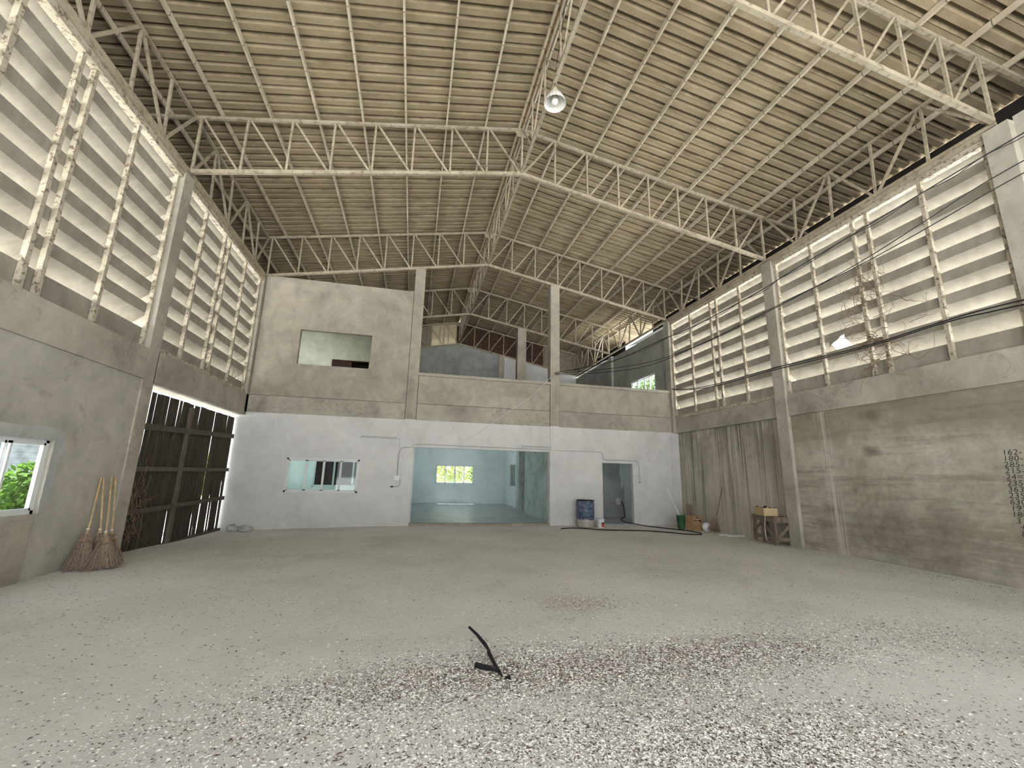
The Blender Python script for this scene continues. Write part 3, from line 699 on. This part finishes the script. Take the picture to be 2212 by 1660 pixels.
for (x0, x1, z, lb) in ((-1.68, -.47, 2.655, 'long thin lamp batten on the white wall right of the window'), (3.5, 4.70, 2.545, 'long thin lamp batten above the wide opening')):
    f = thing('lamp_batten', lb, 'lamp', (x0, YB-.03, z))
    MB().box(0, x1-x0, -.03, .03, -.022, .022).build('body', M['pvc'], f)
    MB().box(.0, .05, -.04, .03, -.035, .03).build('end_cap', M['alu'], f); MB().box(x1-x0-.05, x1-x0, -.04, .03, -.035, .03).build('end_cap', M['alu'], f)
sb = thing('switch_box', 'small pale switch box with a dangling plug on the white wall', 'switch', (-.44, YB-.03, 1.40))
MB().box(-.08, .08, -.03, .03, -.07, .07).build('box', M['plastic_w'], sb)
_m = MB().tube(smooth_path([(.07,-.02,-.02),(.12,-.04,-.12),(.08,-.05,-.24),(-.02,-.05,-.27),(-.1,-.04,-.25)]), .009, 5); sco = _m.build('cord', M['pvc'], sb)
MB().box(-.17, -.09, -.06, -.02, -.285, -.245).build('plug', M['black'], sco)
bh = thing('bulb_holder', 'small bare bulb holder on the wall beside the doorway', 'lamp', (7.96, YB-.03, 1.40))
MB().lathe([(.0,.06),(.035,.05),(.035,0),(.025,-.02)], 12).build('holder', M['pvc'], bh); MB().lathe([(.025,-.02),(.04,-.06),(.03,-.10),(0,-.115)], 12).build('bulb', M['plastic_w'], bh, smooth=True)

# ------------------------------------------------------------------ drum, bucket, hose
dz = floor_z(5.7, 13.9)
d = thing('plastic_drum', 'tall blue plastic drum caked with pale mud at the bottom', 'drum', (5.73, 13.95, dz))
MB().lathe([(0,0),(.25,0),(.275,.02),(.285,.06),(.29,.20),(.283,.26),(.29,.30),(.293,.55),(.286,.60),(.293,.64),(.29,.80),(.275,.845),(.27,.85)], 40).build('body', M['drum'], d, smooth=True)
MB().lathe([(.268,.84),(.296,.845),(.298,.868),(.268,.870),(.262,.85)], 40).build('rim', M['black'], d, smooth=True)
MB().lathe([(.268,.852),(.2,.848),(0,.848)], 32).build('lid', M['drum'], d)
b = thing('paint_bucket', 'small white paint bucket with a red label beside the drum', 'bucket', (6.20, 13.80, floor_z(6.2, 13.8)))
MB().lathe([(0,0),(.105,0),(.11,.01),(.125,.24),(.118,.245)], 28).build('body', M['plastic_w'], b, smooth=True)
MB().lathe([(.0,.275),(.12,.272),(.135,.265),(.136,.235),(.127,.228)], 28).build('lid', M['plastic_w'], b, smooth=True)
def band(r0, r1, z0, z1, a0, a1, mat, name, par):
    m = MB(); n = 8
    for i in range(n+1):
        a = a0+(a1-a0)*i/n
        m.v += [(r0*math.cos(a), r0*math.sin(a), z0), (r1*math.cos(a), r1*math.sin(a), z1)]
    m.f = [(2*i, 2*i+2, 2*i+3, 2*i+1) for i in range(n)]
    return m.build(name, mat, par)
lbp = band(.112, .1185, .03, .13, -1.75, -.6, M['red'], 'label', b); band(.1185, .1215, .132, .17, -1.75, -.7, M['ink'], 'label_stripe', lbp)
MB().tube([(.13*math.cos(a), .13*math.sin(a), .20-.09*math.sin((a+2.9)/2.6*math.pi)) for a in [-2.9+.26*i for i in range(11)]], .004, 5).build('handle', M['pvc'], b)
hp = [(4.62,13.2),(4.75,13.38),(5.2,13.5),(5.55,13.27),(5.99,12.95),(6.6,12.85),(7.26,12.66),(7.68,12.32),(7.98,11.86),(8.35,11.72),(8.58,11.88),(8.68,12.2),(8.6,12.72),(8.33,13.34),(8.0,13.95),(7.6,14.6),(7.75,15.4),(8.1,16.1),(8.5,16.6)]
pp = smooth_path([(x, y, floor_z(x, y)+.022 if y < 14.3 else .025) for x, y in hp]+[(8.62,16.82,.15),(8.60,16.86,.45),(8.52,16.86,.62)])
MB().tube(pp, .016, 6).build('black_hose', M['black'], label='black hose snaking across the floor from the doorway to the drum', cat='hose')
pt = MB(); pt.prism([(8.38+.14*math.cos(a)*R.uniform(.6,1.1), .62+.17*math.sin(a)*R.uniform(.7,1.1)) for a in [i*.52 for i in range(12)]], 'y', 16.885, 16.9)
pt.build('plaster_patch', M['white'], label='ragged white plaster patch on the wall inside the doorway', cat='patch')
pt = MB(); pt.prism([(8.42,2.6),(8.655,2.6),(8.655,1.5),(8.62,1.2),(8.57,1.12),(8.52,1.25),(8.55,1.5),(8.48,1.75),(8.50,2.1)], 'y', 16.89, 16.9)
pt.build('paint_streak', M['white'], label='long white paint streak in the corner inside the doorway', cat='patch')

# ------------------------------------------------------------------ clutter in the right corner
def crate(name, label, cat, loc, rz, w_, d_, h_, mat, flaps=True):
    o = thing(name, label, cat, loc, (0,0,rz)); t = .012
    m = MB().box(-w_/2,w_/2,-d_/2,-d_/2+t,0,h_).box(-w_/2,w_/2,d_/2-t,d_/2,0,h_).box(-w_/2,-w_/2+t,-d_/2,d_/2,0,h_).box(w_/2-t,w_/2,-d_/2,d_/2,0,h_).box(-w_/2,w_/2,-d_/2,d_/2,0,t)
    return o, m.build('body', mat, o)
fz = floor_z(9.1, 13)
cb_, cbb = crate('cardboard_box', 'brown cardboard box with black print on the floor in the right corner', 'box', (9.12, 12.98, fz), .12, .37, .33, .46, M['cardboard'])
for (x0, x1, z0, z1) in ((-.09,.02,.39,.415),(.05,.11,.395,.41),(-.15,-.03,.30,.325),(.01,.13,.30,.33),(.07,.15,.265,.30),(-.12,.04,.20,.21),(-.14,.10,.14,.15),(-.14,-.02,.09,.10)):
    MB().box(x0, x1, -.1665, -.1648, z0, z1).build('print', M['ink'], cbb)
MB().box(-.185,.185,-.19,-.165,.455,.465).build('flap', M['cardboard'], cbb); MB().box(-.20,-.185,-.16,.16,.36,.46).build('flap', M['cardboard'], cbb)
gb = thing('waste_bin', 'dark green plastic bin squeezed between the white wall end and the cardboard box', 'bin', (8.82, 13.25, fz))
MB().lathe([(0,0),(.10,0),(.105,.01),(.14,.42),(.15,.425),(.15,.44),(.13,.44),(.095,.02),(0,.02)], 24).build('body', M['green'], gb, smooth=True)
for i, (a, bb, lb) in enumerate((((8.98,13.30,.0),(8.78,13.95,1.28),'longer white pipe leaning in the corner behind the cardboard box'), ((9.06,13.32,.0),(8.98,13.9,.80),'shorter white pipe leaning behind the cardboard box'))):
    MB().tube([(a[0],a[1],fz+.01),(bb[0],bb[1],bb[2])], .014, 8).build('white_pipe', M['plastic_w'], label=lb, cat='pipe')
wbd = thing('wood_board', 'short old wooden board standing behind the cardboard box', 'board', (9.27, 13.33, fz), (-.12, 0, 0))
MB().box(-.115,-.005,-.012,.012,0,.80).build('plank', M['pallet'], wbd); MB().box(.003,.115,-.012,.012,0,.79).build('plank', M['pallet'], wbd)
wb_ = thing('white_basin', 'white plastic basin lying on its side against the right wall', 'basin', (9.40, 12.74, fz+.135), (math.radians(90), 0, math.radians(-38)))
MB().lathe([(0,.0),(.10,.0),(.135,.10),(.14,.11),(.13,.11),(.095,.012),(0,.012)], 28).build('bowl', M['plastic_w'], wb_, smooth=True)
wb2 = thing('white_basin', 'white round lid leaning in front of the white basin', 'lid', (9.32, 12.62, fz+.125), (math.radians(84), 0, math.radians(-30)))
MB().lathe([(0,0),(.115,0),(.125,.012),(.125,.02),(0,.015)], 28).build('disc', M['plastic_w'], wb2, smooth=True); wb2.name = 'plastic_plate'; wb2['category'] = 'plate'; wb2['label'] = 'white round plastic plate leaning in front of the white basin'

def broom(label, base, top, head_h, spread, flat, twist, seed, group=None, handle_r=.013, hm='bamboo'):
    q = random.Random(seed); base = Vector(base); top = Vector(top); ax = (top-base).normalized()
    o = thing('straw_broom', label, 'broom', base, group=group); T = top-base
    side = Vector((math.cos(twist), math.sin(twist), 0)); side = (side-ax*side.dot(ax)).normalized(); nrm = ax.cross(side)
    H = MB().tube([ax*(head_h*.72), T*.5+side*.006, T], [handle_r, handle_r, handle_r*.9], 7); ho = H.build('handle', M[hm], o)
    fzz = floor_z(base.x, base.y)+.004-base.z
    for nm, mt, cnt, rr in (('bristles', M['straw'], 190, .0055), ('pale_bristles', M['straw_l'], 60, .005)):
        m = MB()
        for i in range(cnt):
            a = q.uniform(-1, 1); bq = q.uniform(-1, 1); c_ = q.uniform(-.03, .03)
            p0 = ax*head_h*.9+side*a*.045+nrm*bq*.018
            p1 = ax*(head_h*.5)+side*(a*(.045+spread*.30)+c_*.4)+nrm*bq*flat*.7
            p2 = ax*q.uniform(-.01, .07)+side*(a*spread*1.05+c_)+nrm*(bq*flat)
            m.bar(p0, p1, rr, rr); m.bar(p1, p2, rr, rr*.6)
        m.v = [(v[0], v[1], max(v[2], fzz)) for v in m.v]
        m.build(nm, mt, o, kind='stuff')
    def flatten(mb_, k=.35):
        mb_.v = [tuple(Vector(v)-nrm*Vector(v).dot(nrm)*(1-k)) for v in mb_.v]; return mb_
    flatten(MB().tube([ax*head_h*.74, ax*head_h*.84, ax*head_h*1.0], [.055, .045, .02], 12)).build('binding', M['bamboo_d'], o)
    flatten(MB().tube([ax*head_h*.66, ax*head_h*.735], [.085, .066], 12), .45).build('stitching', M['vine'], o)
    MB().tube([ax*head_h*1.0, ax*head_h*1.03], [.021, .021], 8).build('ferrule', M['plastic_w'], ho)
    return o
M['straw_l'] = simple('pale_straw', (.42,.32,.23), .9, .2, 40); M['bamboo_d'] = simple('woven_binding', (.36,.28,.19), .8, .25, 30)
broom('straw broom leaning on the right wall beside the white basin', (9.40, 12.42, floor_z(9.4,12.4)+.02), (9.585, 12.1, 1.36), .46, .16, .03, -.65, 3, handle_r=.012, hm='trunk')
gp = 'brooms leaning on the left wall'
broom('straw broom on the left wall, leftmost of the four, half hidden behind its neighbour', (-4.76, 8.12, .02), (-5.005, 8.62, 1.36), .60, .17, .03, .35, 11, gp)
broom('straw broom on the left wall with the widest fan, in front of the others', (-4.47, 8.15, .02), (-5.005, 8.88, 1.37), .60, .23, .03, .3, 12, gp)
broom('straw broom at the back of the four with a handle crossing leftwards', (-4.66, 8.38, .02), (-5.005, 8.68, 1.36), .56, .15, .03, .35, 13, gp)
broom('straw broom at the back of the four nearest the dark gate', (-4.55, 8.46, .02), (-5.005, 8.98, 1.38), .56, .14, .03, .35, 14, gp)

# stand of old timber with a carton on top
st = thing('timber_stand', 'low stand nailed from old timber beside the right pillar', 'stand', (9.02, 9.58, 0), (0, 0, math.radians(-14)))
W_, D_, H_ = .40, 1.02, .66
fzs = 0
def sp(name, p, q, a, b_=None, ref=(0,0,1)): MB().bar(p, q, a, b_, ref).build(name, M['pallet'], st)
for (x, y) in ((.03,.03),(W_-.03,.03),(.03,D_-.03),(W_-.03,D_-.03),(.03,D_*.55)): sp('leg', (x,y,fzs), (x,y,H_-.06), .075, .06)
sp('rail', (0,.0,H_-.06), (W_,.0,H_-.06), .03, .12); sp('rail', (0,0,H_-.06), (0,D_,H_-.06), .03, .12); sp('rail', (0,-.0,.14), (W_,-.0,.14), .03, .09); sp('rail', (0,0,.14), (0,D_,.14), .03, .09); sp('rail', (W_,0,H_-.06), (W_,D_,H_-.06), .03, .12); sp('rail', (0,D_,H_-.06), (W_,D_,H_-.06), .03, .12)
sp('brace', (.05,-.02,.16), (W_,-.02,H_-.14), .025, .07); sp('brace', (-.02,.04,.18), (-.02,.50,H_-.13), .025, .07); sp('brace', (-.02,.52,H_-.13), (-.02,D_-.03,.25), .025, .07)
for k in range(4): MB().box(k*.103, k*.103+.095, -.02, D_+.02, H_, H_+.022).build('top_board', M['pallet'], st)
MB().tube(smooth_path([(-.02,.35,H_+.03),(-.045,.33,H_-.1),(-.05,.36,.35),(-.045,.34,.12),(-.03,.30,.07)]), .008, 5).build('white_strap', M['plastic_w'], st)
ct, ctb = crate('carton', 'open tan carton full of dark scrap on the timber stand', 'box', (9.20, 10.0, H_+.022), math.radians(-16), .36, .46, .20, M['cardboard2'])
for i in range(26):
    x, y = R.uniform(-.15,.15), R.uniform(-.2,.2); a = R.uniform(0,6.28); l_ = R.uniform(.06,.14); zz = R.uniform(.15,.2)
    MB().bar((x, y, zz), (x+l_*.5*math.cos(a), y+l_*.5*math.sin(a), zz+R.uniform(.0,.07)), R.uniform(.02,.05), R.uniform(.01,.03)).build('scrap', M[R.choice(['brown','ink','dark','vine','plastic_w'])], ct)
MB().box(9.05, 9.62, 11.35, 11.41, -.03, .005).box(9.0, 9.3, 11.6, 11.64, -.03, 0).build('white_batten', M['alu'], label='white batten lying on the floor before the streaked wall', cat='batten')

# crumpled bags by the gate
def bag(label, c, r, seed, mat):
    q = random.Random(seed); m = MB(); n = 14; k = 8
    for i in range(k+1):
        th = math.pi*i/k
        for j in range(n):
            a = 2*math.pi*j/n; f_ = q.uniform(.78, 1.12)
            m.v.append((r[0]*math.sin(th)*math.cos(a)*f_, r[1]*math.sin(th)*math.sin(a)*f_, r[2]*math.cos(th)*f_))
    for i in range(k):
        for j in range(n): m.f.append((i*n+j, i*n+(j+1)%n, (i+1)*n+(j+1)%n, (i+1)*n+j))
    lo = min(v[2] for v in m.v); m.v = [(v[0], v[1], max(v[2], -r[2]*.55)) for v in m.v]
    o = m.build('plastic_sack', mat, label=label, cat='sack'); o.location = (c[0], c[1], floor_z(c[0], c[1])+r[2]*.55); return o
M['sack'] = simple('grey_plastic_sack', (.50,.50,.49), .5, .15, 12)
bag('taller crumpled grey sack lying against the gate end of the white wall', (-4.78, 13.95, 0), (.16,.14,.13), 2, M['sack'])
bag('flatter crumpled grey sack on the floor before the white wall', (-4.45, 14.0, 0), (.22,.15,.10), 5, M['sack'])

# black stick on the floor
stc = MB().tube([(.65,4.55,.10),(.70,4.40,.085),(.75,4.22,.06),(.765,4.12,.05),(.76,4.05,.045),(.775,3.90,.03),(.79,3.76,.02),(.80,3.68,.015)], [.012,.014,.017,.012,.018,.014,.012,.007], 7).build('charred_stick', M['black'], label='crooked black stick lying on the chips in the foreground', cat='stick')
MB().tube([(.785,3.76,.02),(.72,3.80,.03),(.66,3.84,.03),(.615,3.87,.035)], [.010,.018,.022,.02], 7).build('branch', M['black'], stc)
MB().tube([(.82,3.66,.012),(.85,3.65,.02),(.855,3.62,.01)], [.008,.014,.008], 6).build('splinter', M['black'], stc)

# pencilled sums on the right wall
rows = ['162-', '180-', '285-', '215-', '24=-', '2353', '3632', '2355', '6300', '197', '180', ' 3', '  +', '  8']
for i, tx in enumerate(rows):
    cu = bpy.data.curves.new('sum', 'FONT'); cu.body = tx; cu.size = .125; cu.shear = .12; cu.space_character = 1.08; cu.extrude = .0008
    tmp = bpy.data.objects.new('tmp', cu); C.objects.link(tmp)
    dg = bpy.context.evaluated_depsgraph_get(); me = bpy.data.meshes.new_from_object(tmp.evaluated_get(dg)); bpy.data.objects.remove(tmp)
    me.materials.clear(); me.materials.append(M['pencil'])
    o = obj('pencilled_number', me, wall_right)
    o.matrix_local = Matrix.Translation((9.4585, 5.18+.004*i, 2.07-.098*i)) @ Matrix(((0,0,-1,0),(-1,0,0,0),(0,1,0,0),(0,0,0,1)))

# ------------------------------------------------------------------ dry creepers
def creeper(name, label, n, gen, seed, r=.004):
    q = random.Random(seed); m = MB()
    for i in range(n):
        p, d, L = gen(q); pts = [p]
        for k in range(L):
            d = (d+Vector((q.gauss(0,.05), q.gauss(0,.55), q.gauss(0,.45)))).normalized(); pts.append(pts[-1]+d*.09)
        m.tube(pts, [r*1.6*(1-.7*k/len(pts)) for k in range(len(pts))], 4, False)
    return m.build(name, M['vine'], label=label, cat='creeper')
creeper('dry_creeper', 'dry leafless creeper tangled over the right louvres between the paired posts', 90,
        lambda q: (Vector((9.44, q.gauss(6.95,.28), q.uniform(3.9,6.2))), Vector((0,q.uniform(-1,1),q.uniform(-.4,1))), q.randint(4,13)), 4)
creeper('dry_creeper', 'dry brown creeper hanging on the lower left of the dark gate', 60,
        lambda q: (Vector((-5.17, q.uniform(9.6,10.2), q.uniform(.0,1.4))), Vector((0,q.uniform(-.4,.4),q.choice([-1,1]))), q.randint(4,9)), 5)
creeper('dry_creeper', 'thin dry creeper stems in front of the louvres above the gate', 10,
        lambda q: (Vector((-5.06, q.uniform(12.6,14.0), q.uniform(3.9,4.6))), Vector((0,q.uniform(-1,1),1)), q.randint(4,8)), 6, .003)

# ------------------------------------------------------------------ chips and chaff on the floor
def dens(x, y):
    g = 0
    for (cx, cy, sx, sy, a) in ((.2,3.75,.8,.35,.8),(1.2,3.8,.9,.4,1),(2.2,3.7,.9,.45,1),(3.3,3.8,.9,.35,.75),(2.2,5.5,.45,.35,.45),(1.2,2.8,1.2,.35,.75),(2.3,2.5,.9,.35,.9),(4.8,4.0,1.2,.5,.3),(-.6,3.3,.9,.4,.45)):
        g += a*math.exp(-((x-cx)/sx)**2-((y-cy)/sy)**2)
    return g+.035
def added_room_light(label, x, y, power=30):  # unseen glowing tubes, added to brighten the back rooms
    o = thing('added_fill_light', label, 'lamp', (x, y, 3.2)); MB().box(-.62,.62,-.04,.04,.04,.09).build('body', M['alu'], o)
    t = NT('fill_light_glow'); e = t.n('ShaderNodeEmission'); e.inputs[0].default_value = (.86,1,.97,1); e.inputs[1].default_value = power
    t.l(e.outputs[0], t.t.nodes['Material Output'].inputs[0]); MB().tube([(-.6,0,.02),(.6,0,.02)], .016, 10).build('tube', t.m, o)
added_room_light('added fill light on the ceiling of the room behind the wide opening, nearer one', 2.4, 17.5)
added_room_light('added fill light on the ceiling of the room behind the wide opening, farther one', 2.4, 21.5)
added_room_light('added fill light on the ceiling behind the sliding window of the white wall', -3.2, 15.8)
added_room_light('added fill light on the ceiling of the small room behind the doorway', 6.6, 15.6, 11)
def scatter(name, label, n, mat, smin, smax, seed, base, dark):
    q = random.Random(seed); m = MB(); c = 0
    while c < n:
        y = 1.6+12.4*q.random()**1.9; x = q.uniform(-4.9, 9.3)
        if abs(x-1.5) > 1.2*y+2: continue
        dd = dens(x, y)
        if dark: dd = .6*dd+.25*math.exp(-((x-9.3)/.35)**2)+.3*math.exp(-((x-.4)/1)**2-((y-3.7)/.3)**2)+.3*math.exp(-((x-3)/.9)**2-((y-3.9)/.3)**2)
        if q.random() > dd+base: continue
        s_ = q.uniform(smin, smax)*(1.6 if q.random() < .06 else 1); a = q.uniform(0, 6.28); tl = q.uniform(-.5, .5); e = q.uniform(.35, .7)
        if dark: e *= .45
        ux, uy = math.cos(a)*s_, math.sin(a)*s_; vx, vy = -math.sin(a)*s_*e, math.cos(a)*s_*e
        z = floor_z(x, y)+.004*math.sin(x*3.1+y*1.3)+.002; h = s_*.35
        m.add([(x-ux,y-uy,z), (x+vx,y+vy,z+h*.5+tl*s_*.3), (x+ux,y+uy,z+.001), (x-vx,y-vy,z+.001), (x,y,z+h)], [(0,4,1),(1,4,2),(2,4,3),(3,4,0)]); c += 1
    m.build(name, mat, label=label, cat='debris', kind='stuff')
scatter('pale_chips', 'pale chips strewn thickly over the concrete floor in the foreground', 46000, M['chip'], .005, .014, 21, 0.0, False)
scatter('brown_chaff', 'dark brown chaff and bark bits scattered over the floor', 42000, M['chaff'], .005, .014, 22, .01, True)

# ------------------------------------------------------------------ outside: greenery and the neighbour
def tree(name, label, c, trunk_h, r, n, seed, mat, leaf_s=.09, group='plants outside the windows'):
    q = random.Random(seed); o = thing(name, label, 'plant', c, group=group)
    MB().tube([(0,0,-.3),(.03,.02,trunk_h*.5),(0,0,trunk_h)], [.06,.05,.03], 7).build('trunk', M['trunk'], o)
    m = MB()
    for i in range(n):
        while True:
            v = Vector((q.uniform(-1,1), q.uniform(-1,1), q.uniform(-1,1)))
            if v.length < 1: break
        p = Vector((v.x*r[0], v.y*r[1], trunk_h+v.z*r[2])); s_ = leaf_s*q.uniform(.6,1.3)
        a = Vector((q.gauss(0,1), q.gauss(0,1), q.gauss(0,1))).normalized(); b2 = a.orthogonal().normalized()
        m.add([p-a*s_, p+b2*s_*.45, p+a*s_, p-b2*s_*.45], [(0,1,2,3)])
    m.build('foliage', mat, o, kind='stuff'); return o
tree('leafy_bush', 'bright green bush outside the left window', (-6.9, 9.85, -.3), .95, (.35,.42,.95), 1100, 31, M['leaf'])
tree('leafy_bush', 'low yellow green shrub below the left window view', (-7.9, 11.0, -.3), .55, (.9,1.6,.55), 1700, 32, M['leaf_y'])
tree('leafy_bush', 'yellow green tree seen through the far window of the wide opening', (2.2, 27.5, -.3), 1.7, (1.6,1.0,1.2), 1500, 33, M['leaf_y'], .13)
tree('leafy_bush', 'dark green tree at the right edge of the far window view', (4.6, 28.0, -.3), 2.0, (1.1,1.0,1.4), 1700, 34, M['leaf'], .13)
tree('leafy_bush', 'tree crown outside the small mezzanine window', (13.0, 21.6, -.3), 6.0, (1.3,2.6,1.6), 3000, 35, M['leaf'], .16)
tree('leafy_bush', 'yellow green shrub glimpsed through the slits at the end of the gate', (-6.6, 15.6, -.3), 1.6, (.6,.9,.8), 1200, 36, M['leaf_y'])
nb = thing('neighbour_house', 'pale boarded outbuilding seen through the left window', 'building', (-11.5, 14, -.3))
for k in range(16): MB().prism([(0, k*.17), (.03, k*.17), (.012, k*.17+.165), (0, k*.17+.165)], 'y', -5, 4).build('board', M['siding'], nb)
MB().box(-2.0, .0, -5, 4, 0, 2.72).build('body', M['siding'], nb); MB().box(-2.3, .45, -5.3, 4.3, 2.72, 2.85).build('roof', M['sheetgrey'], nb)
